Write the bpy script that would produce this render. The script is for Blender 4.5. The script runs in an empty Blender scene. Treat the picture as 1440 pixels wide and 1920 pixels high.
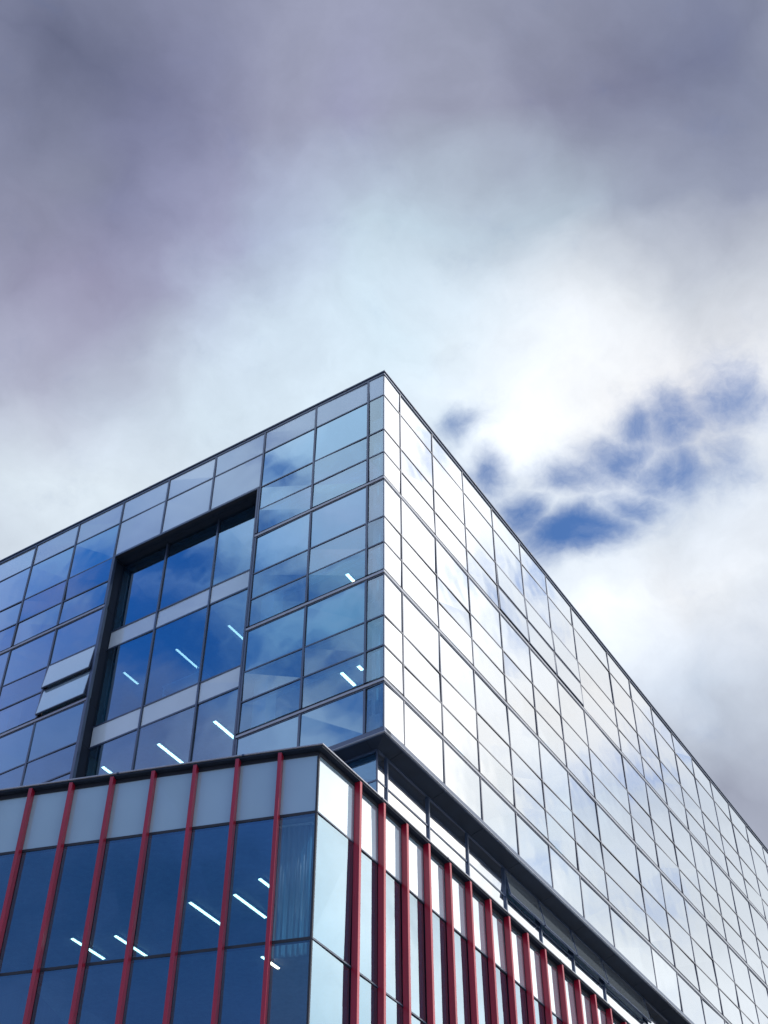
import bpy, bmesh, math, random
from mathutils import Vector, Matrix
R = math.radians
random.seed(11)
scene = bpy.context.scene
col = scene.collection

# ------------------------------------------------------------------ camera
EYE = 1.6
cd = bpy.data.cameras.new("camera")
cd.sensor_fit = 'VERTICAL'; cd.sensor_height = 36.0; cd.sensor_width = 27.0
cd.lens = 2555.4 * 36.0 / 1920.0
cd.clip_start = 0.1; cd.clip_end = 20000
cam = bpy.data.objects.new("camera", cd); col.objects.link(cam)
cam.location = (0, 0, EYE); cam.rotation_euler = (R(90 + 45.54), 0, 0)
scene.camera = cam

# ------------------------------------------------------------------ light
SUN_AZ, SUN_EL = 94.0, 50.0          # azimuth clockwise from +Y
scene.view_settings.view_transform = 'Standard'
scene.view_settings.look = 'None'
scene.view_settings.exposure = 0.0
scene.view_settings.gamma = 1.0
sd = Vector((math.sin(R(SUN_AZ)) * math.cos(R(SUN_EL)), math.cos(R(SUN_AZ)) * math.cos(R(SUN_EL)), math.sin(R(SUN_EL))))
sl = bpy.data.lights.new("sun", 'SUN'); sl.energy = 5.0; sl.angle = R(0.6); sl.color = (1.0, 0.95, 0.88)
sun = bpy.data.objects.new("sun", sl); col.objects.link(sun)
sun.rotation_euler = (-sd).to_track_quat('-Z', 'Y').to_euler(); sun.location = (30, -10, 60)
scene.cycles.transparent_max_bounces = 16
scene.cycles.max_bounces = 8
scene.cycles.sample_clamp_indirect = 6.0

# ---- sky: broken cloud by direction (azimuth, elevation in degrees -> linear radiance), blue sky in the gaps
SKY=[
(-25.7,61.5,0.111,0.126,0.205), (-19.5,62.6,0.151,0.161,0.262), (-12.9,63.4,0.199,0.212,0.328), (-5.8,63.8,0.295,0.306,0.413), (0.0,63.9,0.295,0.306,0.429), (6.3,63.8,0.234,0.250,0.352), (13.3,63.3,0.199,0.212,0.305), (20.0,62.5,0.182,0.194,0.296), (25.7,61.5,0.157,0.177,0.283), (-24.6,59.8,0.145,0.161,0.262), (-18.6,60.8,0.166,0.177,0.305), (-12.2,61.6,0.254,0.263,0.392), (-5.5,62.0,0.340,0.353,0.485), (0.0,62.1,0.331,0.339,0.503), (6.0,62.0,0.340,0.353,0.468), (12.7,61.5,0.254,0.263,0.376), (19.0,60.8,0.216,0.223,0.328), (24.6,59.8,0.175,0.194,0.296), (-23.0,58.6,0.182,0.201,0.296), (-20.5,59.0,0.331,0.353,0.456), (-17.9,59.4,0.182,0.187,0.328), (-22.8,56.9,0.254,0.271,0.376), (-19.1,57.5,0.175,0.187,0.328), (-13.3,58.3,0.295,0.306,0.468), (-7.2,58.8,0.399,0.443,0.631), (0.0,59.0,0.441,0.520,0.658), (5.5,58.9,0.441,0.520,0.631), (11.7,58.4,0.364,0.405,0.515), (17.6,57.7,0.254,0.271,0.376), (22.8,56.9,0.254,0.279,0.392), (-21.8,54.9,0.234,0.238,0.352), (-18.2,55.5,0.216,0.223,0.376), (-12.7,56.2,0.364,0.373,0.546), (-6.8,56.7,0.452,0.532,0.716), (0.0,56.8,0.546,0.681,0.791), (5.2,56.7,0.528,0.666,0.776), (11.1,56.3,0.469,0.584,0.680), (16.8,55.7,0.364,0.443,0.546), (21.8,54.9,0.364,0.426,0.515), (-20.8,52.8,0.283,0.270,0.392), (-17.4,53.4,0.305,0.296,0.445), (-12.1,54.1,0.485,0.503,0.680), (-6.5,54.5,0.610,0.701,0.831), (0.0,54.7,0.631,0.730,0.839), (6.9,54.5,0.578,0.672,0.776), (12.4,54.0,0.546,0.631,0.730), (17.8,53.3,0.485,0.565,0.658), (20.8,52.8,0.515,0.565,0.658), (-20.2,51.4,0.245,0.242,0.359), (-16.9,51.9,0.329,0.342,0.496), (-11.7,52.6,0.510,0.610,0.770), (-6.3,53.0,0.635,0.776,0.891), (0.0,53.1,0.655,0.807,0.917), (6.6,52.9,0.730,0.823,0.905), (12.0,52.5,0.964,0.992,1.030), (17.2,51.9,0.992,0.973,0.973), (20.2,51.4,0.936,0.918,0.918), (-19.6,49.7,0.329,0.328,0.438), (-16.3,50.2,0.510,0.578,0.695), (-11.3,50.8,0.668,0.791,0.891), (-6.1,51.2,0.724,0.855,0.951), (0.0,51.4,0.703,0.855,0.960), (4.6,51.3,0.776,0.871,0.939), (9.9,50.9,1.059,1.059,1.089), (15.0,50.4,1.059,1.040,1.030), (19.6,49.7,0.936,0.918,0.918), (-18.8,47.6,0.539,0.610,0.732), (-14.1,48.3,0.668,0.776,0.874), (-10.8,48.6,0.635,0.753,0.850), (4.4,49.0,0.680,0.776,0.871), (6.8,48.9,0.936,1.011,1.079), (9.5,48.7,1.109,1.109,1.119), (14.4,48.2,1.011,1.030,1.059), (18.8,47.6,0.680,0.730,0.807), (-18.1,45.4,0.703,0.791,0.858), (-15.1,45.9,0.724,0.815,0.891), (6.5,46.7,0.753,0.831,0.896), (7.8,46.6,1.011,1.040,1.089), (10.7,46.4,0.716,0.791,0.871), (13.8,46.1,0.610,0.701,0.815), (18.1,45.4,0.578,0.658,0.776), (7.9,44.8,0.680,0.761,0.855), (11.3,44.5,0.680,0.761,0.855), (14.3,44.2,0.644,0.730,0.831), (17.5,43.7,0.716,0.776,0.847), (10.4,43.3,0.747,0.859,0.992), (13.1,43.0,0.853,0.930,1.030), (17.2,42.5,1.030,1.079,1.150), (12.6,40.6,1.112,1.164,1.229), (16.5,40.1,0.870,0.877,0.900), (14.6,37.1,0.672,0.744,0.847), (15.7,36.9,0.566,0.653,0.788), (15.2,34.8,0.223,0.242,0.328), (17.4,32.4,0.305,0.328,0.413), (-112.8,50.0,1.002,1.217,1.367), (-112.9,49.3,1.002,1.069,1.296), (-106.8,46.6,1.002,1.141,1.296), (-113.0,47.3,0.871,1.141,1.367), (-112.7,46.4,1.072,1.069,1.367), (-113.1,45.1,1.072,1.069,1.296), (-109.4,44.3,0.751,0.998,1.296), (-113.2,43.3,0.369,0.583,1.093), (-109.5,42.7,0.450,0.688,1.093), (-113.2,41.5,0.450,0.804,1.093), (-109.8,40.3,0.494,0.804,1.159), (-112.2,39.2,0.332,0.534,0.970), (-112.3,36.4,0.871,0.971,1.226), (-109.6,35.9,0.810,0.866,1.093), (-102.2,41.6,0.180,0.325,0.800), (-104.3,43.0,0.156,0.362,0.854), (-106.9,44.1,0.235,0.443,0.970), (-104.3,40.1,0.134,0.291,0.748), (-101.5,40.9,0.235,0.325,0.748), (-102.2,37.9,0.134,0.258,0.649), (-104.3,37.2,0.180,0.258,0.558), (-101.7,35.0,0.409,0.443,0.697), (-104.6,35.3,0.450,0.460,0.748), (-107.0,35.5,0.522,0.487,0.800), (-107.1,36.8,0.298,0.402,0.748), (-99.6,40.6,0.298,0.291,0.649), (-99.0,42.8,0.134,0.443,0.748), (-140.4,29.8,0.145,0.252,0.552), (-144.1,29.1,0.145,0.252,0.552), (-146.3,31.3,0.104,0.252,0.657), (-148.8,31.8,0.129,0.288,0.771), (-149.1,27.3,0.145,0.252,0.552), (63.0,50.0,1.300,1.300,1.320), (63.1,44.6,1.300,1.300,1.320), (63.3,38.0,1.300,1.300,1.320), (61.7,48.2,0.834,0.877,0.921), (59.9,45.5,1.300,1.300,1.320), (59.2,40.1,1.300,1.300,1.320), (56.6,37.7,0.932,0.918,0.904), (58.9,43.2,0.663,0.775,0.872), (55.9,42.5,0.629,0.745,0.864), (55.3,40.9,0.810,0.837,0.888), (51.4,34.0,0.419,0.507,0.643), (50.9,33.3,0.446,0.507,0.643), (54.6,32.2,0.629,0.716,0.809), (57.3,31.3,0.735,0.775,0.809), (60.9,34.6,0.915,0.901,0.888), (53.7,30.0,0.663,0.723,0.786), (51.1,37.2,0.834,0.806,0.794), (51.1,30.8,0.663,0.723,0.786), (55.1,28.7,0.643,0.702,0.764), (59.7,33.5,0.834,0.861,0.880), (50.8,27.7,0.643,0.688,0.749), (54.6,39.8,0.757,0.806,0.864), (53.8,37.5,0.834,0.829,0.824), (58.2,35.6,0.834,0.853,0.872), (53.6,34.2,0.643,0.731,0.824), (56.0,33.3,0.603,0.702,0.809), (57.3,33.4,0.670,0.760,0.832), (53.3,31.0,0.742,0.745,0.720), (50.2,31.5,0.643,0.688,0.734), (53.3,35.7,0.787,0.806,0.824), (80.0,58.0,1.800,1.750,1.650), (100.0,40.0,1.000,1.000,1.050), (140.0,40.0,0.700,0.750,0.850), (180.0,40.0,0.550,0.600,0.750), (-160.0,60.0,0.300,0.350,0.500), (120.0,70.0,0.500,0.500,0.600), (-60.0,50.0,0.500,0.520,0.650), (-60.0,30.0,0.700,0.750,0.850), (-75.0,40.0,0.600,0.650,0.850), (65.0,31.0,2.700,2.450,2.200), (66.0,24.0,2.200,2.100,1.950), (61.0,26.0,2.000,2.000,1.900), (68.0,31.0,2.500,2.300,2.100), (56.0,26.0,1.300,1.350,1.350), (0.0,88.0,0.140,0.140,0.210), (90.0,88.0,0.300,0.300,0.400), (180.0,75.0,0.300,0.300,0.420), (-90.0,75.0,0.300,0.300,0.450), (-125.0,65.0,0.500,0.520,0.650), (0.0,10.0,0.800,0.850,0.900), (60.0,10.0,0.800,0.850,0.900), (120.0,10.0,0.700,0.750,0.850), (180.0,10.0,0.600,0.650,0.750), (-120.0,10.0,0.500,0.550,0.700), (-60.0,10.0,0.700,0.750,0.850), (0.0,30.0,0.800,0.840,0.880), (-95.0,18.0,0.160,0.200,0.280), (-105.0,12.0,0.160,0.200,0.280), (-85.0,14.0,0.180,0.220,0.300), (-95.0,61.0,0.220,0.260,0.340), (-100.0,66.0,0.200,0.240,0.320), (-112.0,62.0,0.300,0.330,0.420), (-88.0,58.0,0.250,0.280,0.360)
]
GAPS = [(11.4,44.4,3.7,1.0,1.63), (8.4,45.4,1.9,1.1,1.23), (6.9,46.9,1.6,1.2,1.08), (11.1,46.6,3.4,0.9,1.03), (14.6,47.1,3.1,1.1,0.99), (18.4,47.9,2.4,1.3,1.09), (18.2,45.9,2.1,1.3,1.03), (14.8,45.0,2.1,1.0,1.18), (4.9,49.0,1.9,0.9,0.85), (22.2,48.1,2.6,1.7,1.03), (16.7,46.1,2.4,1.3,1.03), (16.0,48.0,2.5,1.0,0.93), (20.7,45.9,2.3,1.7,0.83), (-109.3,47.4,2.0,1.0,0.95), (-104.0,42.9,4.5,1.3,1.25), (-104.0,39.8,4.6,2.4,1.50), (-107.5,39.9,2.6,2.2,1.05), (-110.2,42.3,2.4,1.1,0.95), (-111.3,38.8,3.4,1.8,1.10), (-113.9,37.3,2.0,1.0,1.05), (-113.2,42.8,1.8,0.6,0.65), (-99.4,42.2,1.7,1.3,1.15), (-96.7,39.7,2.4,2.9,0.85), (51.2,33.7,1.5,0.8,0.73), (58.9,42.8,1.2,1.0,0.73), (56.0,42.2,1.8,1.1,0.91), (51.9,34.5,1.5,1.1,0.51), (61.7,47.8,1.7,1.1,0.61), (54.5,33.2,3.8,1.5,0.51), (57.1,30.9,2.2,1.4,0.45), (52.9,29.3,2.6,1.4,0.47), (57.4,40.0,2.6,1.3,0.45), (50.0,36.0,1.8,1.3,0.41), (-144.1,29.1,9.8,3.2,1.30), (-135.9,28.3,7.0,3.8,1.00),]
BLUEK = (.076, .107, .145)
BLUEL = (.045, .150, .27)

world = bpy.data.worlds.new("World"); scene.world = world; world.use_nodes = True
nt = world.node_tree; nt.nodes.clear(); N = nt.nodes.new; LK = nt.links.new
def M(op, a, b=None, c=None, clamp=False):
    n = N('ShaderNodeMath'); n.operation = op; n.use_clamp = clamp
    for i, v in enumerate((a, b, c)):
        if v is None: continue
        if isinstance(v, (int, float)): n.inputs[i].default_value = v
        else: LK(v, n.inputs[i])
    return n.outputs[0]
def VM(op, a, b=None):
    n = N('ShaderNodeVectorMath'); n.operation = op
    for i, v in enumerate((a, b)):
        if v is None: continue
        if isinstance(v, tuple): n.inputs[i].default_value = v
        else: LK(v, n.inputs[i])
    return n
def NOISE(vec, scale, detail=4.0, rough=0.55, off=None):
    n = N('ShaderNodeTexNoise'); n.inputs['Scale'].default_value = scale
    n.inputs['Detail'].default_value = detail; n.inputs['Roughness'].default_value = rough
    LK(vec, n.inputs['Vector']); return n
def MIX(f, a, b, kind='MIX'):
    n = N('ShaderNodeMix'); n.data_type = 'RGBA'; n.blend_type = kind; n.clamp_result = False
    for s, v in ((n.inputs['Factor'], f), (n.inputs['A'], a), (n.inputs['B'], b)):
        if isinstance(v, (int, float)): s.default_value = v
        elif isinstance(v, tuple): s.default_value = v
        else: LK(v, s)
    return n.outputs['Result']
tc = N('ShaderNodeTexCoord'); D0 = tc.outputs['Generated']
def warp(vec, scale, amp, det=3.0):
    n = NOISE(vec, scale, det); s = VM('SUBTRACT', n.outputs['Color'], (.5, .5, .5))
    m = VM('MULTIPLY', s.outputs[0], (amp, amp, amp)); return VM('ADD', vec, m.outputs[0]).outputs[0]
Dw = warp(D0, 3.5, 0.13, 4.0)
Dw = warp(Dw, 14.0, 0.045, 5.0)
def azel(vec):
    nv = VM('NORMALIZE', vec).outputs[0]
    sp = N('ShaderNodeSeparateXYZ'); LK(nv, sp.inputs[0])
    az = M('MULTIPLY', M('ARCTAN2', sp.outputs[0], sp.outputs[1]), 180 / math.pi)
    el = M('MULTIPLY', M('ARCSINE', sp.outputs[2]), 180 / math.pi)
    return az, el
AZ, EL = azel(Dw)
AZp = M('ADD', AZ, M('MULTIPLY', M('LESS_THAN', AZ, -36.0), 360.0))      # -36 .. 324
def table(az, el):
    az = (az + 180) % 360 - 180
    W = 0; c = [0, 0, 0]
    for a, e, r, g, b in SKY:
        da = ((az - a + 180) % 360 - 180) * math.cos(R(min(80, (el + e) / 2))); de = el - e
        w = 1.0 / (da * da + de * de + 2.2) ** 2.0
        W += w; c[0] += w * r; c[1] += w * g; c[2] += w * b
    return [x / W for x in c]
SPANS = [(-36.0, 68.0, 27), (68.0, 240.0, 16), (240.0, 324.0, 29)]
TT = [M('DIVIDE', M('SUBTRACT', AZp, s0), s1 - s0, clamp=True) for s0, s1, n in SPANS]
inB = M('GREATER_THAN', AZp, SPANS[0][1]); inC = M('GREATER_THAN', AZp, SPANS[1][1])
def ramp_row(el):
    outs = []
    for (s0, s1, n), t in zip(SPANS, TT):
        rp = N('ShaderNodeValToRGB'); rp.color_ramp.interpolation = 'EASE' if False else 'LINEAR'
        e = rp.color_ramp.elements
        while len(e) < n: e.new(0.5)
        for i in range(n):
            e[i].position = i / (n - 1)
        for i in range(n):
            c = table(s0 + (s1 - s0) * i / (n - 1), el)
            e[i].color = (c[0] / 4, c[1] / 4, c[2] / 4, 1)
        LK(t, rp.inputs[0]); outs.append(rp.outputs[0])
    return MIX(inC, MIX(inB, outs[0], outs[1]), outs[2])
ROWS = [8, 18, 25, 29, 33, 37, 41, 45, 49, 53, 57, 62, 68, 85]
cur = ramp_row(ROWS[0])
for lo, hi in zip(ROWS, ROWS[1:]):
    f = M('DIVIDE', M('SUBTRACT', EL, float(lo)), float(hi - lo), clamp=True)
    cur = MIX(f, cur, ramp_row(hi))
n1 = NOISE(D0, 5.0, 6.0, 0.6); n2 = NOISE(Dw, 16.0, 6.0, 0.62)
tex = M('ADD', M('MULTIPLY', M('SUBTRACT', n1.outputs['Fac'], .5), 0.45), M('MULTIPLY', M('SUBTRACT', n2.outputs['Fac'], .5), 0.34))
bright = M('MULTIPLY', M('ADD', 1.07, tex), 4.0)
vb = N('ShaderNodeCombineXYZ')
for i in range(3): LK(bright, vb.inputs[i])
cloud = MIX(1.0, cur, vb.outputs[0], 'MULTIPLY')
# gaps
Dg = warp(D0, 9.0, 0.05, 5.0); GAZ, GEL = azel(Dg)
acc = None
for a, e, ra, re, wt in GAPS:
    q = M('ADD', M('POWER', M('DIVIDE', M('SUBTRACT', GAZ, a), ra), 2.0), M('POWER', M('DIVIDE', M('SUBTRACT', GEL, e), re), 2.0))
    b = M('MULTIPLY', M('EXPONENT', M('MULTIPLY', q, -0.9)), wt); acc = b if acc is None else M('MAXIMUM', acc, b)
acc = M('MINIMUM', acc, 1.45)
Dh = VM('MULTIPLY', warp(Dg, 26.0, 0.02, 4.0), (1.0, 1.0, 1.7)).outputs[0]
g1 = NOISE(Dh, 17.0, 8.0, 0.66)
gm = M('ADD', acc, M('MULTIPLY', M('SUBTRACT', g1.outputs['Fac'], .5), 1.5))
mr = N('ShaderNodeMapRange'); mr.interpolation_type = 'SMOOTHSTEP'; LK(gm, mr.inputs[0])
mr.inputs[1].default_value = .05; mr.inputs[2].default_value = 1.50
sky = N('ShaderNodeTexSky'); sky.sky_type = 'NISHITA'; sky.sun_disc = False
sky.sun_elevation = R(SUN_EL); sky.sun_rotation = R(SUN_AZ); sky.air_density = 1.0; sky.dust_density = 0.3; sky.ozone_density = 2.0
bk = MIX(inC, (*BLUEK, 1), (*BLUEL, 1))
blue = MIX(1.0, sky.outputs[0], bk, 'MULTIPLY')
final = MIX(mr.outputs[0], cloud, blue)
bg = N('ShaderNodeBackground'); LK(final, bg.inputs[0]); bg.inputs[1].default_value = 1.0
wo = N('ShaderNodeOutputWorld'); LK(bg.outputs[0], wo.inputs[0])

# ------------------------------------------------------------------ materials
def newmat(name):
    m = bpy.data.materials.new(name); m.use_nodes = True; m.node_tree.nodes.clear(); return m, m.node_tree
def outp(t, s):
    o = t.nodes.new('ShaderNodeOutputMaterial'); t.links.new(s, o.inputs['Surface'])
def surf(name, base, rough=.6, metal=0.0, var=.12, scale=2.0, bump=0.0, spec=.5, coat=0.0):
    m, t = newmat(name); p = t.nodes.new('ShaderNodeBsdfPrincipled')
    co = t.nodes.new('ShaderNodeTexCoord'); nz = t.nodes.new('ShaderNodeTexNoise')
    nz.inputs['Scale'].default_value = scale; nz.inputs['Detail'].default_value = 6
    t.links.new(co.outputs['Object'], nz.inputs['Vector'])
    st = t.nodes.new('ShaderNodeMapping'); st.inputs['Scale'].default_value = (6, 6, .5); t.links.new(co.outputs['Object'], st.inputs['Vector'])
    t.links.new(st.outputs[0], nz.inputs['Vector']); nz.inputs['Scale'].default_value = scale * .6
    mp = t.nodes.new('ShaderNodeMapRange'); t.links.new(nz.outputs['Fac'], mp.inputs[0])
    mp.inputs[1].default_value = .3; mp.inputs[2].default_value = .7; mp.inputs[3].default_value = 1 - var; mp.inputs[4].default_value = 1 + var
    mx = t.nodes.new('ShaderNodeVectorMath'); mx.operation = 'SCALE'; mx.inputs[0].default_value = base
    t.links.new(mp.outputs[0], mx.inputs['Scale']); t.links.new(mx.outputs[0], p.inputs['Base Color'])
    p.inputs['Roughness'].default_value = rough; p.inputs['Metallic'].default_value = metal; p.inputs['Specular IOR Level'].default_value = spec
    if coat:
        p.inputs['Coat Weight'].default_value = coat; p.inputs['Coat Roughness'].default_value = .12; p.inputs['Coat IOR'].default_value = 1.6
    if bump:
        b = t.nodes.new('ShaderNodeBump'); b.inputs['Strength'].default_value = bump; b.inputs['Distance'].default_value = .01
        t.links.new(nz.outputs['Fac'], b.inputs['Height']); t.links.new(b.outputs[0], p.inputs['Normal'])
    outp(t, p.outputs[0]); return m
def glass(name, back, facpts, tint_face, tint_graze, body=None, wob=.7):
    """coated glazing: angle-dependent mirror over a tinted clear pane (body None) or an opaque back-painted panel"""
    m, t = newmat(name); n = t.nodes.new; l = t.links.new
    co = n('ShaderNodeTexCoord'); nz = n('ShaderNodeTexNoise'); nz.inputs['Scale'].default_value = .9; nz.inputs['Detail'].default_value = 1.0
    l(co.outputs['Object'], nz.inputs['Vector'])
    bp = n('ShaderNodeBump'); bp.inputs['Strength'].default_value = wob; bp.inputs['Distance'].default_value = .006; l(nz.outputs['Fac'], bp.inputs['Height'])
    lw = n('ShaderNodeLayerWeight'); lw.inputs['Blend'].default_value = .5
    cr = n('ShaderNodeFloatCurve'); c = cr.mapping.curves[0]
    c.points[0].location = (0, facpts[0][1]); c.points[1].location = (1, facpts[-1][1])
    for x, y in facpts[1:-1]: c.points.new(x, y)
    cr.mapping.update(); l(lw.outputs['Facing'], cr.inputs['Value'])
    mr = n('ShaderNodeMapRange'); l(lw.outputs['Facing'], mr.inputs[0]); mr.inputs[1].default_value = .47; mr.inputs[2].default_value = .56
    mt = n('ShaderNodeMix'); mt.data_type = 'RGBA'; l(mr.outputs[0], mt.inputs['Factor'])
    mt.inputs['A'].default_value = (*tint_face, 1); mt.inputs['B'].default_value = (*tint_graze, 1)
    g = n('ShaderNodeBsdfGlossy'); g.inputs['Roughness'].default_value = 0.0; l(mt.outputs['Result'], g.inputs['Color']); l(bp.outputs[0], g.inputs['Normal'])
    if body is None:
        b = n('ShaderNodeBsdfTransparent'); b.inputs[0].default_value = (*back, 1); bo = b.outputs[0]
    else:
        b = n('ShaderNodeBsdfDiffuse'); n3 = n('ShaderNodeTexNoise'); n3.inputs['Scale'].default_value = .6; l(co.outputs['Object'], n3.inputs['Vector'])
        m3 = n('ShaderNodeMapRange'); l(n3.outputs['Fac'], m3.inputs[0]); m3.inputs[3].default_value = .9; m3.inputs[4].default_value = 1.1
        s3 = n('ShaderNodeVectorMath'); s3.operation = 'SCALE'; s3.inputs[0].default_value = body; l(m3.outputs[0], s3.inputs['Scale']); l(s3.outputs[0], b.inputs[0]); bo = b.outputs[0]
    mx = n('ShaderNodeMixShader'); l(cr.outputs[0], mx.inputs[0]); l(bo, mx.inputs[1]); l(g.outputs[0], mx.inputs[2])
    outp(t, mx.outputs[0]); return m
FP = [(0, .22), (.3, .33), (.45, .46), (.5, .58), (.555, .80), (.62, .92), (1, 1.0)]
TF, TG = (.56, .79, .95), (.97, .985, 1.0)
G_VIS = glass('vision_glass', (.20, .48, .70), FP, TF, TG)
G_WNG = glass('wing_glass', (.17, .42, .62), [(0, .2), (.3, .30), (.45, .38), (.6, .52), (.75, .8), (1, 1.0)], (.48, .76, 1.0), (.70, .87, 1.0))
G_CLR = glass('clear_corner_glass', (.58, .72, .82), [(0, .15), (.3, .26), (.5, .38), (.66, .7), (1, 1.0)], (.72, .90, 1.0), TG)
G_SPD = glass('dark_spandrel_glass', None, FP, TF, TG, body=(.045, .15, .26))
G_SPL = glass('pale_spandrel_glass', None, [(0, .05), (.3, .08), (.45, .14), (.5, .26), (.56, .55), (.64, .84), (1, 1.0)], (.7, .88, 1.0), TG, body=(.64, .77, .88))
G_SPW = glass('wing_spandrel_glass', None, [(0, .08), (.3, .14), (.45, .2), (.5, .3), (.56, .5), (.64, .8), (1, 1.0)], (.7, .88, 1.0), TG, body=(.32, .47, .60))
G_IN = glass('glass_edge', (.80, .92, .94), [(0, .04), (.5, .07), (1, .9)], (1, 1, 1), (1, 1, 1))
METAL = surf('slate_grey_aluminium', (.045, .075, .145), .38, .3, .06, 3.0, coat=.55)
METALR = surf('slate_aluminium_sunlit', (.20, .21, .25), .34, .4, .06, 3.0, coat=.6)  # METAL with the right front's sunlight put into a lighter base colour
METAL2 = surf('clear_anodised_aluminium', (.30, .33, .40), .30, .25, .05, 3.0, coat=.5)
DARK = surf('dark_gasket', (.012, .018, .035), .6, 0, .1)
SOFFIT = surf('dark_soffit_panel', (.010, .020, .042), .6, .0, .14, .7, spec=.25)
FINRED = surf('crimson_coated_metal', (.30, .005, .031), .42, .0, .16, 1.3, spec=.4, coat=.45)
CEIL = surf('ceiling_white', (.42, .45, .5), .8)
LBLOCK = surf('light_block_grey', (.45, .5, .55), .8)
COLM = surf('white_painted_column', (.85, .87, .88), .6, 0, .03)
CONC = surf('concrete', (.3, .3, .3), .8, 0, .15, 1.5, .3)
PAVE = surf('paving', (.28, .27, .26), .85, 0, .2, 1.2, .4)
ASPH = surf('asphalt', (.05, .05, .052), .9, 0, .25, 4.0, .5)
def emit(name, c, s):
    m, t = newmat(name); e = t.nodes.new('ShaderNodeEmission'); e.inputs[0].default_value = (*c, 1); e.inputs[1].default_value = s; outp(t, e.outputs[0]); return m
LAMP = emit('lit_diffuser', (1, .74, .52), 10.0)
LAMP2 = emit('dimmer_lit_diffuser', (1, .74, .56), 4.0)
def curtain_mat():
    m, t = newmat('sheer_curtain'); d = t.nodes.new('ShaderNodeBsdfDiffuse'); tr = t.nodes.new('ShaderNodeBsdfTranslucent')
    d.inputs[0].default_value = (.74, .80, .84, 1); tr.inputs[0].default_value = (.7, .8, .86, 1)
    mx = t.nodes.new('ShaderNodeMixShader'); mx.inputs[0].default_value = .6
    t.links.new(d.outputs[0], mx.inputs[1]); t.links.new(tr.outputs[0], mx.inputs[2]); outp(t, mx.outputs[0]); return m
CURT = curtain_mat()

# ------------------------------------------------------------------ helpers
def tag(o, label=None, cat=None, group=None, kind=None):
    for k, v in (('label', label), ('category', cat), ('group', group), ('kind', kind)):
        if v: o[k] = v
    return o
def empty(name, loc, rz, label, cat, group=None):
    o = bpy.data.objects.new(name, None); col.objects.link(o); o.location = loc; o.rotation_euler = (0, 0, rz); o.empty_display_size = .5
    return tag(o, label, cat, group)
class Fc:
    """a facade frame in the building's own plan: s along it, d outward, z up"""
    def __init__(s, P, t, n): s.P = Vector((*P, 0)); s.t = Vector((*t, 0)); s.n = Vector((*n, 0))
    def p(s, a, d, z): return s.P + s.t * a + s.n * d + Vector((0, 0, z))
BOXF = [(0, 1, 3, 2), (4, 6, 7, 5), (0, 4, 5, 1), (2, 3, 7, 6), (0, 2, 6, 4), (1, 5, 7, 3)]
def box(bm, F, s0, s1, d0, d1, z0, z1, mi=0):
    v = [bm.verts.new(F.p(a, d, z)) for a in (s0, s1) for d in (d0, d1) for z in (z0, z1)]
    fs = []
    for f in BOXF:
        fc = bm.faces.new([v[i] for i in f]); fc.material_index = mi; fs.append(fc)
    return v
def prism(bm, pts, z0, z1, mi=0):
    lo = [bm.verts.new((x, y, z0)) for x, y in pts]; hi = [bm.verts.new((x, y, z1)) for x, y in pts]; n = len(pts)
    bm.faces.new(lo[::-1]).material_index = mi; bm.faces.new(hi).material_index = mi
    for i in range(n): bm.faces.new((lo[i], lo[(i + 1) % n], hi[(i + 1) % n], hi[i])).material_index = mi
def obj(name, bm, mats, parent=None, bevel=0):
    bmesh.ops.recalc_face_normals(bm, faces=bm.faces)
    me = bpy.data.meshes.new(name); bm.to_mesh(me); bm.free()
    for m in (mats if isinstance(mats, (list, tuple)) else [mats]): me.materials.append(m)
    o = bpy.data.objects.new(name, me); col.objects.link(o)
    if parent: o.parent = parent
    if bevel:
        b = o.modifiers.new('bevel', 'BEVEL'); b.width = bevel; b.segments = 2; b.limit_method = 'ANGLE'
    return o
def pane_into(bm, F, s0, s1, z0, z1, tilt=.0042, d=0.0, open_=0.0):
    """a 12 mm sheet set very slightly out of true, as real glazing is; open_ > 0: top hung and pushed out"""
    e1, e2, e3 = (random.gauss(0, tilt) for _ in range(3))
    h = z1 - z0; ca = math.cos(open_); sa = math.sin(open_)
    vs = []
    for s, u in ((s0, 0), (s1, 1)):
        for k in (0, 1):                      # k=0 inner sheet face, 1 outer
            for w in (0, 1):                  # 0 bottom 1 top
                off = e1 * (u - .5) * 2 + e2 * (w - .5) * 2 + e3 * ((u - .5) * (w - .5)) * 2
                hh = (1 - w) * h; th = -.012 if k == 0 else 0
                dd = d + off + hh * sa + th * ca; zz = z1 - hh * ca + th * sa
                vs.append(bm.verts.new(F.p(s, dd, zz)))
    # index: s*4 + k*2 + w
    fo = bm.faces.new([vs[i] for i in (2, 6, 7, 3)]); fo.material_index = 0
    for f in ((0, 1, 5, 4), (0, 2, 3, 1), (4, 5, 7, 6), (0, 4, 6, 2), (1, 3, 7, 5)):
        bm.faces.new([vs[i] for i in f]).material_index = 1
def cam_area(M_, F, s0, s1, z0, z1):
    cs, sn = math.cos(R(45.54)), math.sin(R(45.54)); P = []
    for a, z in ((s0, z0), (s1, z0), (s1, z1), (s0, z1)):
        w = M_ @ F.p(a, 0, z); x, y, zz = w.x, w.y, w.z - EYE
        dp = y * cs + zz * sn
        if dp < 1: return 0
        u = 720 + 2555 * x / dp; v = 960 - 2555 * (-y * sn + zz * cs) / dp
        P.append((min(1440, max(0, u)), min(1920, max(0, v))))
    return abs(sum(P[i][0] * P[(i + 1) % 4][1] - P[(i + 1) % 4][0] * P[i][1] for i in range(4))) / 2
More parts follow.
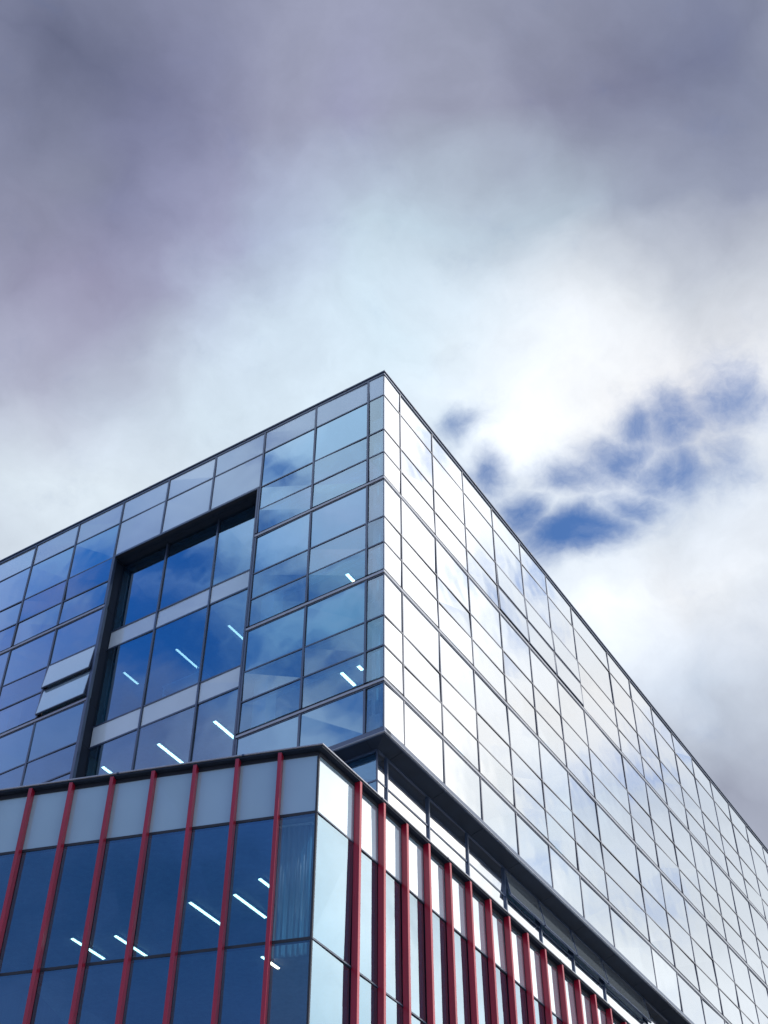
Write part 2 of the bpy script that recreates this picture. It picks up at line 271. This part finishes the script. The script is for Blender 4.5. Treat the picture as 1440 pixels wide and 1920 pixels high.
def place_panes(root, name, jobs, mats_of):
    """the 100 largest in view as parts, the rest of the kind as one part"""
    M_ = Matrix.Translation(root.location) @ Matrix.Rotation(root.rotation_euler.z, 4, 'Z')
    jobs = sorted(jobs, key=lambda j: -cam_area(M_, j[0], *j[1:5]))
    rest = None
    for i, j in enumerate(jobs):
        F, s0, s1, z0, z1, mat = j[:6]
        if i < 100:
            bm = bmesh.new(); pane_into(bm, F, s0, s1, z0, z1, 0.0038 if F.n.x > .9 else .0042); obj(name, bm, [mat, G_IN], root)
        else:
            if rest is None: rest = {}
            rest.setdefault(0, []).append(j)
    if rest:
        bm = bmesh.new(); ms = []
        for j in rest[0]:
            if j[5] not in ms: ms.append(j[5])
        ms.append(G_IN)
        for j in rest[0]:
            n0 = len(bm.faces); pane_into(bm, *j[:5], 0.0038 if j[0].n.x > .9 else .0042); bm.faces.ensure_lookup_table()
            for f in bm.faces[n0:]: f.material_index = ms.index(j[5]) if f.material_index == 0 else len(ms) - 1
        tag(obj(name, bm, ms, root), kind='stuff')

# ------------------------------------------------------------------ setting
def sheet(name, x0, x1, y0, y1, z0, z1, mat):
    bm = bmesh.new(); prism(bm, [(x0, y0), (x1, y0), (x1, y1), (x0, y1)], z0, z1); return tag(obj(name, bm, mat), kind='structure')
sheet('ground', -6000, 6000, -6000, 6000, -1.0, 0.0, ASPH)
sheet('pavement', -60, 60, -2.5, 26.0, 0.004, 0.13, PAVE)

# ================================================================== main building
Z = EYE
H = dict(roof=36.29, h1=35.08, h2=33.36, h3=32.26, Bt=31.17, A=30.97, a1=29.35, a2=28.27, Bu=27.17, B=26.97, b1=25.39, b2=24.285, Cu=23.18, C=22.99, Sg=21.50, S=21.33)
H = {k: v + Z for k, v in H.items()}
tower = empty('office_building', (0, 28.965, 0), R(-32.19), 'blue glass office block with a deep dark window recess, rising behind the red-finned wing', 'building')
FL = Fc((0, 0), (-1, 0), (0, -1)); FR = Fc((0, 0), (0, 1), (1, 0))
LM = [0, .61, 2.74, 4.91, 7.06, 9.19, 11.31, 13.46, 15.61, 17.76, 19.91]
RM = [0, 1.01, 3.135, 5.27, 7.45, 9.62, 11.76, 13.95, 17.24, 19.40, 21.62, 23.80, 26.0, 28.17, 30.34, 32.51, 34.68, 36.85, 39.02, 41.2]
LEND, REND = LM[-1], RM[-1]
OP = {'LO': (3, 6)}                       # recess between these left lines
rows = [('h1', 'roof', 'P', .17), ('h2', 'h1', 'D', 0), ('h3', 'h2', 'V', 0), ('Bt', 'h3', 'V', 0), ('a1', 'A', 'D', 0), ('a2', 'a1', 'V', 0),
        ('Bu', 'a2', 'V', 0), ('b1', 'B', 'D', 0), ('b2', 'b1', 'V', 0), ('Cu', 'b2', 'V', 0), ('Sg', 'C', 'D', 0)]
W = .033
win, spd = [], []
opening = []
for (F, L) in ((FL, LM), (FR, RM)):
    for i in range(len(L) - 1):
        for r, (lo, hi, kind, cut) in enumerate(rows):
            z0 = H[lo] + .025; z1 = H[hi] - (cut or .025)
            s0 = L[i] + (W if i else .03); s1 = L[i + 1] - W
            rec = F is FL and 3 <= i < 6
            if rec and lo not in ('h1', 'h2'): continue
            k = 'P' if (rec and lo == 'h2') else kind
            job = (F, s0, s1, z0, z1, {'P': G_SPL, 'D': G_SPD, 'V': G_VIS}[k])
            if F is FL and i == 0 and k != 'P': job = (*job[:5], G_CLR)
            if F is FR and ((lo == 'h3' and 4 <= i <= 6) or (lo == 'Bt' and 4 <= i <= 6)): opening.append((*job, R(1.5)))
            elif F is FL and i == 6 and lo in ('a2', 'Bu'): opening.append((*job[:5], G_SPW, R(7)))
            else: (win if k == 'V' else spd).append(job)
# recess glazing, .48 m behind the face
RD = .48
FRec = Fc((0, RD), (-1, 0), (0, -1))
RS = [LM[3] + .03, 7.0, 9.24, LM[6] - .03]
rz = [('h2', None, 30.20), (30.20, 'P', 29.42), (29.42, None, 26.22), (26.22, 'P', 25.40), (25.40, None, 22.2), (22.2, 'P', 21.45)]
for a, b in zip(RS, RS[1:]):
    top = H['h2']
    for t_, k, bt in rz:
        z0 = bt + Z
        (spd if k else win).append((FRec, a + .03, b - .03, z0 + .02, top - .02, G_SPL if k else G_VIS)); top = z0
# set-back storey under the overhang
SA, SB = .48, .43
FSL = Fc((-SA, SB), (-1, 0), (0, -1)); FSR = Fc((-SA, SB), (0, 1), (1, 0))
SBZ = [17.6 + Z, 20.27 + Z, 21.21 + Z]
sl_ = [0, 2.2, 4.4, 6.6, 8.8, 11.0, 13.2, 15.4, 17.6, 19.3]
sr_ = [0] + [x - .14 - SB for x in RM[1:]]
for F, L in ((FSL, sl_), (FSR, sr_)):
    for i in range(len(L) - 1):
        for z0, z1 in zip(SBZ, SBZ[1:]):
            job = (F, L[i] + .03, L[i + 1] - .03, z0 + .02, z1 - .02, G_VIS if F is FSR else G_WNG)
            if F is FSR and z0 == SBZ[1] and 4 <= i <= 7: opening.append((*job[:5], G_SPL, R(11)))
            else: win.append(job)
place_panes(tower, 'window', win, None)
place_panes(tower, 'spandrel_panel', spd, None)
for F, s0, s1, z0, z1, mat, ang in opening:
    bm = bmesh.new(); pane_into(bm, F, s0 + .03, s1 - .03, z0 + .03, z1, .001, .012, ang); w = obj('opening_window', bm, [mat, G_IN], tower)
    bm = bmesh.new(); h = z1 - z0; ca, sa = math.cos(ang), math.sin(ang)
    Fo = Fc((0, 0), (1, 0), (0, 1))
    def bar(sa0, sb0, h0, h1):                # a bar of the sash lying in the tilted plane
        v = []
        for s in (sa0, sb0):
            for th in (-.045, .016):
                for hh in (h1, h0):
                    v.append(bm.verts.new(F.p(s, hh * sa + th * ca, z1 - hh * ca + th * sa)))
        for f in BOXF: bm.faces.new([v[q] for q in f])
    bar(s0, s1, h - .035, h); bar(s0, s1, 0, .03); bar(s0, s0 + .03, .03, h - .035); bar(s1 - .03, s1, .03, h - .035)
    obj('sash_frame', bm, METAL, w)
    for s in (s0 + .012, s1 - .012):          # friction stays from the fixed frame to the foot of the sash
        bm = bmesh.new(); hh = h - .05; tip = F.p(s, hh * sa, z1 - hh * ca); root_ = F.p(s, -.02, z1 - hh * .55)
        tt = F.t * .006; up = Vector((0, 0, .012))
        v = [bm.verts.new(c + e * tt + g * up) for e in (-1, 1) for c in (root_, tip) for g in (-1, 1)]
        for f in BOXF: bm.faces.new([v[q_] for q_ in f])
        obj('stay', bm, METAL2, w)

def mullion(F, s, z0, z1, w=.030, d=.034, name='mullion'):
    bm = bmesh.new()
    box(bm, F, s - w, s + w, -.14, d, z0, z1, 0); box(bm, F, s - w - .012, s + w + .012, -.10, .006, z0 + .001, z1 - .001, 1)
    return obj(name, bm, [METAL, DARK], tower, .003)
ZB, ZT = H['Sg'], H['roof'] - .17
bands = [('A', 'Bt'), ('B', 'Bu'), ('C', 'Cu')]
def segs(lo, hi):                             # pieces of a mullion between the floor bands
    cuts = [lo] + sum([[H[a] - .001, H[b] + .001] for a, b in bands[::-1] if lo < H[a] < hi], []) + [hi]
    return list(zip(cuts[::2], cuts[1::2]))
for F, L in ((FL, LM), (FR, RM)):
    for i, s in enumerate(L):
        if i == 0: continue
        lo = H['h2'] if (F is FL and i in (4, 5)) else ZB
        bm = bmesh.new(); w_, d_, g_ = (.022, .024, .010) if F is FR else (.034, .034, .012)
        for z0, z1 in segs(lo, ZT):
            box(bm, F, s - w_, s + w_, -.14, d_, z0, z1, 0)
            box(bm, F, s - w_ - g_, s + w_ + g_, -.10, .005, z0 + .002, z1 - .002, 1)
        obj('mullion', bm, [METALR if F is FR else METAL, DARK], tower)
bm = bmesh.new(); prism(bm, [(-.03, -.004), (.004, -.004), (.004, .03), (-.03, .03)], ZB, ZT, 0)
prism(bm, [(-.13, .032), (-.032, .032), (-.032, .13), (-.13, .13)], ZB, ZT, 0)
obj('corner_post', bm, [METAL], tower)
for F, end in ((FL, LEND), (FR, REND)):
    runs = [(.004, end)]
    for k in ('h1', 'h2', 'h3', 'a1', 'a2', 'b1', 'b2'):
        rr = [(.004, LM[3] - .034), (LM[6] + .034, end)] if (F is FL and k not in ('h1', 'h2')) else [(.004 if F is FL else 0.0, end)]
        hw, dd = (.021, .018) if F is FR else (.024, .020)
        for a, b in rr:
            bm = bmesh.new()
            box(bm, F, a, b, -.12, dd, H[k] - hw, H[k] + hw, 0)
            box(bm, F, a + .002, b - .002, -.1, .0045, H[k] - hw - .010, H[k] + hw + .008, 1)
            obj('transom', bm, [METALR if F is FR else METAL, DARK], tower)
    for a_, b_ in bands:
        rr = [(.0, LM[3] + .034), (LM[6] - .034, end)] if F is FL else [(0.0, end)]
        dd = .022 if F is FR else .040
        for a, b in rr:
            bm = bmesh.new()
            box(bm, F, a, b, -.12, .004, H[a_], H[b_], 1)
            box(bm, F, a - (.022 if F is FL and a == 0 else 0), b, .0041, dd, H[a_] + .040, H[b_] - .075, 2)
            box(bm, F, a, b, .0041, .014, H[a_] - .012, H[a_] + .010, 0)
            obj('floor_band', bm, [METAL, DARK, METAL2], tower)
# recess lining and bars
bm = bmesh.new()
for a, b in ((LM[3] + .036, LM[4] - .004), (LM[4] + .004, LM[5] - .004), (LM[5] + .004, LM[6] - .036)):
    box(bm, FL, a, b, -RD - .1, -RD * .5 - .004, H['h2'] - .028, H['h2'] - .002, 0); box(bm, FL, a, b, -RD * .5 + .004, .02, H['h2'] - .028, H['h2'] - .002, 0)
box(bm, FL, LM[3] + .036, LM[6] - .036, .0201, .05, H['h2'] - .05, H['h2'] + .03, 1)
obj('recess_soffit', bm, [SOFFIT, METAL], tower)
for s, sg in ((LM[3], 1), (LM[6], -1)):
    bm = bmesh.new(); a, b = sorted((s + sg * .0, s + sg * .028)); zj = [H['Sg'], H['C'], H['b1'], H['B'], H['a1'], H['A'], H['h2'] - .03]
    for u0, u1 in zip(zj, zj[1:]): box(bm, FL, a, b, -RD - .1, -.142, u0 + .004, u1 - .004, 0)
    obj('recess_jamb', bm, SOFFIT, tower)
    bm = bmesh.new(); a, b = sorted((s + sg * .036, s + sg * .10)); box(bm, FL, a, b, -.06, .045, H['Sg'], H['h2'] - .051, 0)
    obj('recess_trim', bm, METAL, tower)
for s in RS[1:3]:
    bm = bmesh.new(); box(bm, FRec, s - .03, s + .03, -.1, .05, H['Sg'], H['h2'] - .029, 0); box(bm, FRec, s - .04, s + .04, -.08, .008, H['Sg'], H['h2'] - .03, 1)
    obj('mullion', bm, [METAL, DARK], tower)
for _, _, z in rz[:-1]:
    bm = bmesh.new(); box(bm, FRec, RS[0], RS[-1], -.1, .024, z + Z - .028, z + Z + .028, 0); obj('transom', bm, METAL, tower)
# coping and bottom fascia
bm = bmesh.new()
for z0, z1, o, inn in ((H['roof'] - .165, H['roof'] - .055, .035, .4), (H['roof'] - .0549, H['roof'], .07, .4)):
    prism(bm, [(-LEND, -o), (o, -o), (o, inn), (-LEND, inn)], z0, z1); prism(bm, [(-inn, inn + .0005), (o, inn + .0005), (o, REND), (-inn, REND)], z0, z1)
obj('coping', bm, METAL, tower, .006)
for F, L in ((FL, LM), (FR, RM)):
    for s in [x + .9 for x in L[1:-1:2]]:
        bm = bmesh.new(); box(bm, F, s - .05, s + .05, .036, .074, H['roof'] - .058, H['roof'] + .003); obj('coping_joint', bm, METALR, tower)
bm = bmesh.new()
for z0, z1, o in ((H['S'] + .06, H['Sg'] - .0005, .03), (H['S'] + .0001, H['S'] + .0595, .05)):
    prism(bm, [(-LEND, -o), (o, -o), (o, .3), (-LEND, .04)], z0, z1); prism(bm, [(-.04, .0405), (o, .0405), (o, REND), (-.04, REND)], z0, z1)
obj('fascia', bm, METAL, tower, .006)
bm = bmesh.new()
prism(bm, [(-LEND, -.062), (.062, -.062), (.062, -.01), (-LEND, -.01)], H['S'] - .018, H['S']); prism(bm, [(.01, -.0095), (.062, -.0095), (.062, REND), (.01, REND)], H['S'] - .018, H['S'])
obj('lip_highlight', bm, METAL2, tower)  # pale added strip: sunlit highlight of the fascia lip, put into its metal
bm = bmesh.new()                               # soffit panels falling gently from the outer lip to the head of the set-back glazing
def hexa(bm, pts, t):
    lo = [bm.verts.new(p) for p in pts]; hi = [bm.verts.new((p[0], p[1], p[2] + t)) for p in pts]
    bm.faces.new(lo[::-1]); bm.faces.new(hi)
    for i in range(4): bm.faces.new((lo[i], lo[(i + 1) % 4], hi[(i + 1) % 4], hi[i]))
zl, zi = H['S'] + .004, SBZ[2] - .002
L0, x1_, y1_ = .041, SA + .02, SB + .02
y = None
ys = [L0] + [RM[1] + 2.17 * i for i in range(19)] + [REND]
for a, b in zip(ys, ys[1:]):
    a2, b2 = (max(a, y1_) if a == L0 else a), b
    hexa(bm, [(-L0, a + (.006 if a > 1 else 0), zl), (-L0, b - .006, zl), (-x1_, b2 - .006, zi), (-x1_, a2 + (.006 if a > 1 else 0), zi)], .03)
xs = [L0] + [LM[1] + 2.15 * i for i in range(10)]
for a, b in zip(xs, xs[1:]):
    a2 = max(a, x1_) if a == L0 else a
    hexa(bm, [(-a - (.006 if a > 1 else 0), L0, zl), (-a2 - (.006 if a > 1 else 0), y1_, zi), (-b + .006, y1_, zi), (-b + .006, L0, zl)], .03)
obj('soffit', bm, SOFFIT, tower)
for F, L, k in ((FSL, sl_, 'L'), (FSR, sr_, 'R')):
    for i, s in enumerate(L):
        if i == 0: continue
        bm = bmesh.new(); box(bm, F, s - .028, s + .028, -.12, .05, SBZ[0], SBZ[2] - .03, 0); obj('mullion', bm, METAL, tower)
    bm = bmesh.new(); box(bm, F, 0, L[-1], -.1, .018, SBZ[1] - .024, SBZ[1] + .024, 0); box(bm, F, 0, L[-1], -.1, .03, SBZ[2] - .03, SBZ[2] + .03, 0)
    obj('transom', bm, METAL, tower)
bm = bmesh.new(); prism(bm, [(-SA - .04, SB - .004), (-SA + .004, SB - .004), (-SA + .004, SB + .04), (-SA - .04, SB + .04)], SBZ[0], SBZ[2]); obj('corner_post', bm, METAL, tower)
# floors, roof, added light block, columns
def plan(inset, rec): return [(-LEND + .05, inset), (-LM[6] - .1, inset), (-LM[6] - .1, rec), (-LM[3] + .1, rec), (-LM[3] + .1, inset), (-inset, inset), (-inset, REND - .05), (-LEND + .05, REND - .05)]
for z0, z1 in ((33.42, 34.2), (29.42, 30.18), (25.42, 26.18)):
    bm = bmesh.new(); prism(bm, plan(.16, .62)[::-1], z0 + Z, z1 + Z); obj('floor_slab', bm, CEIL, tower)
bm = bmesh.new(); prism(bm, plan(.16, .62)[::-1], 21.62 + Z, 22.15 + Z); obj('floor_slab', bm, CEIL, tower)
bm = bmesh.new(); prism(bm, [(-LEND, .401), (-.401, .401), (-.401, REND), (-LEND, REND)], H['roof'] - .5, H['roof'] - .2); obj('roof_deck', bm, CONC, tower)
bm = bmesh.new(); prism(bm, [(-LEND + 1, 8), (-7, 8), (-7, REND - 1), (-LEND + 1, REND - 1)], .2, H['roof'] - .5); obj('light_block', bm, LBLOCK, tower)  # unseen block, added to stop sunlight leaking through the storeys
bm = bmesh.new(); prism(bm, [(-LEND - .2, .05), (-LEND, .05), (-LEND, REND), (-LEND - .2, REND)], 17.6 + Z, H['roof'] - .17); obj('end_wall', bm, CONC, tower)
bm = bmesh.new(); prism(bm, [(-LEND, REND), (-.02, REND), (-.02, REND + .2), (-LEND, REND + .2)], 17.6 + Z, H['roof'] - .17); obj('end_wall', bm, CONC, tower)
for x, y, s in [(.50, .34, .07), (4.62, .75, .24), (11.75, .9, .24), (15.9, .9, .24), (.9, 5.3, .25), (.9, 11.8, .25), (.9, 19.4, .25)]:
    bm = bmesh.new()
    for z0, z1 in ((22.15, 25.42), (26.18, 29.42), (30.18, 33.42)): prism(bm, [(-x - s, y - s), (-x + s, y - s), (-x + s, y + s), (-x - s, y + s)], z0 + Z, z1 + Z)
    obj('column', bm, COLM, tower)
for zc in (33.42, 29.42, 25.42):
    bm = bmesh.new()
    for y in (1.05, 1.25, 2.9): prism(bm, [(-4.85, y), (-.7, y), (-.7, y + .09), (-4.85, y + .09)], zc + Z - .13, zc + Z - .03)
    obj('ceiling_trunking', bm, COLM, tower)
MT = Matrix.Translation(tower.location) @ Matrix.Rotation(tower.rotation_euler.z, 4, 'Z')

# things inside the main building
def light_at(Mx, tdir, label, length, group, w=.055):
    """a recessed-look linear fitting: housing with end caps and a lit diffuser; local y is its length"""
    e = empty('ceiling_light', Mx.to_translation(), math.atan2(-tdir.x, tdir.y), label, 'ceiling light', group)
    F = Fc((0, 0), (1, 0), (0, 1))
    bm = bmesh.new(); box(bm, F, -w - .012, w + .012, 0, length, -.05, 0); obj('housing', bm, COLM, e, .004)
    bm = bmesh.new(); box(bm, F, -w, w, .02, length - .02, -.066, -.0505); obj('diffuser', bm, LAMP2 if w == .036 else LAMP, e)
    return e
tdir = (MT.to_3x3() @ Vector((0, 1, 0)))
GU = 'linear lights on the ceiling behind the recess glass and corner bays'
for a, b, ln, zc, lab in [
    (7.03, 1.56, .95, 29.42, 'thin dim strip light in the upper recess storey, right-hand pane beside the corner bays'),
    (9.24, 1.60, 1.22, 29.42, 'thin dim strip light in the upper recess storey, middle tall pane'),
    (11.52, 1.62, .78, 29.42, 'short dim strip light in the upper recess storey, leftmost tall pane'),
    (2.38, 1.56, .421, 29.42, 'stubby bright ceiling light behind the bay next to the glass corner, middle storey'),
    (7.03, 1.38, 1.15, 25.42, 'thick lit strip light in the lower recess storey, right-hand pane above the wing'),
    (9.23, 1.38, 1.38, 25.42, 'long lit strip light inside the lower storey of the recess, in its middle pane'),
    (11.51, 1.40, .62, 25.42, 'short lit strip light low in the leftmost recess pane, just above the wing coping'),
    (2.43, 1.49, .75, 25.42, 'bright strip light behind the bay next to the glass corner, lower storey'),
    (1.84, 1.49, .26, 25.42, 'faint short light end tucked against the first mullion left of the glass corner')]:
    p = MT @ Vector((-a, b, zc + Z - .001)); light_at(Matrix.Translation(p), tdir, lab, ln, GU, .036 if zc > 28 and a > 3 else .05)
# corner curtains, one per storey behind the narrow corner pane
def curtain(Mx, F, s0, s1, z0, z1, label, group):
    p = Mx @ F.p((s0 + s1) / 2, 0, z0); e = empty('curtain', p, 0, label, 'curtain', group)
    bm = bmesh.new(); n = max(8, int((s1 - s0) / .035)); rowsv = []
    for i in range(n + 1):
        s = s0 + (s1 - s0) * i / n; d = .028 * math.sin(i * 1.7) + .01 * math.sin(i * .63)
        rowsv.append([bm.verts.new(Mx @ F.p(s, d, z) - p) for z in (z0, z1)])
    for i in range(n): bm.faces.new((rowsv[i][0], rowsv[i + 1][0], rowsv[i + 1][1], rowsv[i][1]))
    fab = obj('fabric', bm, CURT, e)
    so = fab.modifiers.new('thickness', 'SOLIDIFY'); so.thickness = .004
    for f in fab.data.polygons: f.use_smooth = True
    bm = bmesh.new(); v = [bm.verts.new(Mx @ F.p(a, d, z) - p) for a in (s0 - .02, s1 + .02) for d in (-.04, .04) for z in (z1, z1 + .04)]
    for f in BOXF: bm.faces.new([v[q] for q in f])
    obj('rail', bm, COLM, e)
Fcu = Fc((0, .20), (-1, 0), (0, -1))
for z0, z1, lab in ((30.2, 33.3, 'pale sheer curtain in the narrow corner pane, topmost storey of the glass block'),
                    (26.2, 29.3, 'pale sheer curtain in the narrow corner pane, middle storey of the glass block'),
                    (22.2, 25.3, 'pale sheer curtain in the narrow corner pane, lowest storey of the glass block')):
    curtain(MT, Fcu, .06, .40, z0 + Z, z1 + Z, lab, 'curtains behind the glass corner')
# desk by the recess glass
dk = empty('desk', MT @ Vector((-7.9, .95, 26.18 + Z)), tower.rotation_euler.z, 'faint pale desk with a tall thin upright on it, behind the middle recess pane', 'desk')
F = Fc((0, 0), (1, 0), (0, 1))
bm = bmesh.new(); box(bm, F, -.8, .8, -.3, .3, .70, .73); obj('desk_top', bm, COLM, dk)
for sx in (-.76, .72):
    bm = bmesh.new(); box(bm, F, sx, sx + .04, -.28, -.24, 0, .699); box(bm, F, sx, sx + .04, .24, .28, 0, .699); obj('leg', bm, COLM, dk)
bm = bmesh.new(); box(bm, F, .3, .33, -.01, .02, .731, 1.5); obj('upright', bm, COLM, dk)
bx_ = empty('box', MT @ Vector((-8.75, .85, 26.18 + Z)), tower.rotation_euler.z, 'small white tapered box standing on the floor just inside the middle recess pane', 'box')
bm = bmesh.new(); v = [bm.verts.new(q) for q in [(-.14, -.1, 0), (.14, -.1, 0), (.14, .1, 0), (-.14, .1, 0), (-.07, -.06, .42), (.09, -.06, .48), (.09, .06, .48), (-.07, .06, .42)]]
for f in ((3, 2, 1, 0), (4, 5, 6, 7), (0, 1, 5, 4), (1, 2, 6, 5), (2, 3, 7, 6), (3, 0, 4, 7)): bm.faces.new([v[q] for q in f])
obj('body', bm, COLM, bx_); bm = bmesh.new(); box(bm, F, -.04, .05, -.12, -.101, .2, .26); obj('handle', bm, METAL, bx_)

# ================================================================== wing with the red fins
K = 26.5
aL = R(76.585 - 31.85); th = R(-31.85)
wing = empty('low_wing', (-.0576 * K, K, 0), th, 'low projecting wing with crimson vertical fins, dark flat coping and blue glass', 'building')
AL = 76.585 + 31.85                            # interior angle between the two fronts
ta = R(90 + AL)                                # direction of the left front in local axes (x right, y along the right front)
tL = (math.cos(ta), math.sin(ta)); nL = (-math.sin(ta), math.cos(ta))
if nL[1] > 0: nL = (-nL[0], -nL[1])
WL = Fc((0, 0), tL, nL); WR = Fc((0, 0), (0, 1), (1, 0))
zt, z1_, z2_, zc = 18.85 + Z, 17.30 + Z, 14.20 + Z, 19.04 + Z
zz = [.15, 4.4, 8.0, 11.0, z2_, z1_, zt]
LFn = [.91 + 1.052 * k for k in range(10)]; RFn = [1.565 + 1.083 * k for k in range(17)]
ov = .17
win, spd = [], []
for F, L in ((WL, [0] + LFn + [LFn[-1] + 1]), (WR, [0] + RFn + [RFn[-1] + 1])):
    for i in range(len(L) - 1):
        for j in range(len(zz) - 1):
            top = j == len(zz) - 2
            (spd if top else win).append((F, L[i] + .012, L[i + 1] - .012, zz[j] + .035, zz[j + 1] - (.0 if top else .035), G_SPW if top else (G_CLR if F is WL and i == 0 else G_WNG)))
place_panes(wing, 'window', win, None); place_panes(wing, 'spandrel_panel', spd, None)
for F, L in ((WL, LFn), (WR, RFn)):
    e = L[-1] + 1
    for z in zz[1:-1]:
        bm = bmesh.new(); box(bm, F, .0, e, -.1, .012, z - .034, z + .034, 0)
        if F is WR: box(bm, F, .0, e, .0121, .03, z - .02, z + .004, 1)
        obj('transom', bm, [DARK, METAL], wing)
    bm = bmesh.new(); box(bm, F, .0, e, -.1, .02, zt, zc - .09, 0); obj('head_frame', bm, DARK, wing)
    for s in L:
        bm = bmesh.new(); box(bm, F, s - .045, s + .045, .014, .178, 2.8, zc - .088, 0); obj('fin', bm, FINRED, wing, .004)
        bm = bmesh.new(); box(bm, F, s - .0115, s + .0115, -.1, .0135, .15, zt, 0); obj('mullion', bm, DARK, wing)
def offp(o, a=0, b=0):                         # corner of the line offset outward by o from both fronts, moved along them
    n1, n2 = Vector(nL), Vector((1, 0)); det = n1.x * n2.y - n1.y * n2.x
    c = Vector(((o * n2.y - o * n1.y) / det, (n1.x * o - n2.x * o) / det))
    return c + Vector(tL) * a + Vector((0, 1)) * b
def slab(o, z0, z1, name, mat, bev=0, inner=None):
    eL, eR = LFn[-1] + 1, RFn[-1] + 1
    c = offp(o); p1 = offp(o, 0, eR); p3 = offp(o, eL, 0); p2 = p1 + Vector(tL) * eL
    bm = bmesh.new(); prism(bm, [tuple(q) for q in (c, p1, p2, p3)], z0, z1); return obj(name, bm, mat, wing, bev)
slab(ov + .03, zc - .036, zc, 'coping', METAL2, .005)
slab(ov, zc - .085, zc - .0365, 'roof', SOFFIT)
bm = bmesh.new()
for Lx, tt, base in ((LFn, Vector(tL), offp(ov + .0305)), (RFn, Vector((0, 1)), offp(ov + .0305))):
    nn = Vector(nL) if Lx is LFn else Vector((1, 0))
    for s in Lx[1::3]:
        c0 = base + tt * s
        prism(bm, [tuple(c0 + tt * x - nn * y) for x, y in ((-.03, -.003), (.03, -.003), (.03, .03), (-.03, .03))], zc - .038, zc + .002)
obj('coping_joint', bm, METAL, wing)
bm = bmesh.new(); e_ = LFn[-1] + 1
box(bm, WL, e_, e_ + .15, -24, .0, .15, zc - .09); obj('end_wall', bm, CONC, wing)
slab(-.15, 17.32 + Z, 17.9 + Z, 'floor_slab', CEIL)
slab(-.15, 11.4 + Z, 12.0 + Z, 'floor_slab', CEIL)
bm = bmesh.new(); c = offp(.004); n = .05
prism(bm, [tuple(q) for q in (offp(.014), offp(.014, 0, .045), offp(-.06, 0, 0), offp(.014, .045, 0))], .15, zt + .0, 0); obj('corner_post', bm, DARK, wing)
MW = Matrix.Translation(wing.location) @ Matrix.Rotation(wing.rotation_euler.z, 4, 'Z')
dW = MW.to_3x3() @ Vector((0, 1, 0))
GP = 'linear lights on the ceiling inside the red-finned wing'
for a, b, ln, lab in [(2.90, 2.53, 1.05, 'upper lit strip light in the wing, passing behind the fin nearest the corner'),
                      (3.90, 3.12, 1.36, 'long lit strip light in the wing between first and second fins left of corner'),
                      (5.12, 3.23, 1.34, 'long lit strip light in the wing between second and third fins left of corner'),
                      (7.90, 4.43, 1.32, 'low lit strip light in the wing passing behind the fourth fin left of the corner'),
                      (8.99, 4.30, 1.3, 'lit strip light at the far left of the wing, left of the fifth fin'),
                      (5.22, 6.45, .80, 'small lowest strip light in the wing, behind the fin nearest the corner')]:
    p = MW @ Vector((tL[0] * a, tL[1] * a + b, 17.319 + Z)); light_at(Matrix.Translation(p), dW, lab, ln, GP, .037)
curtain(MW, Fc(tuple(Vector(nL) * -.32), tL, nL), .18, 1.0, 14.0 + Z, 17.2 + Z, 'pale blue pleated curtain in the wing between its corner and the first fin', None)
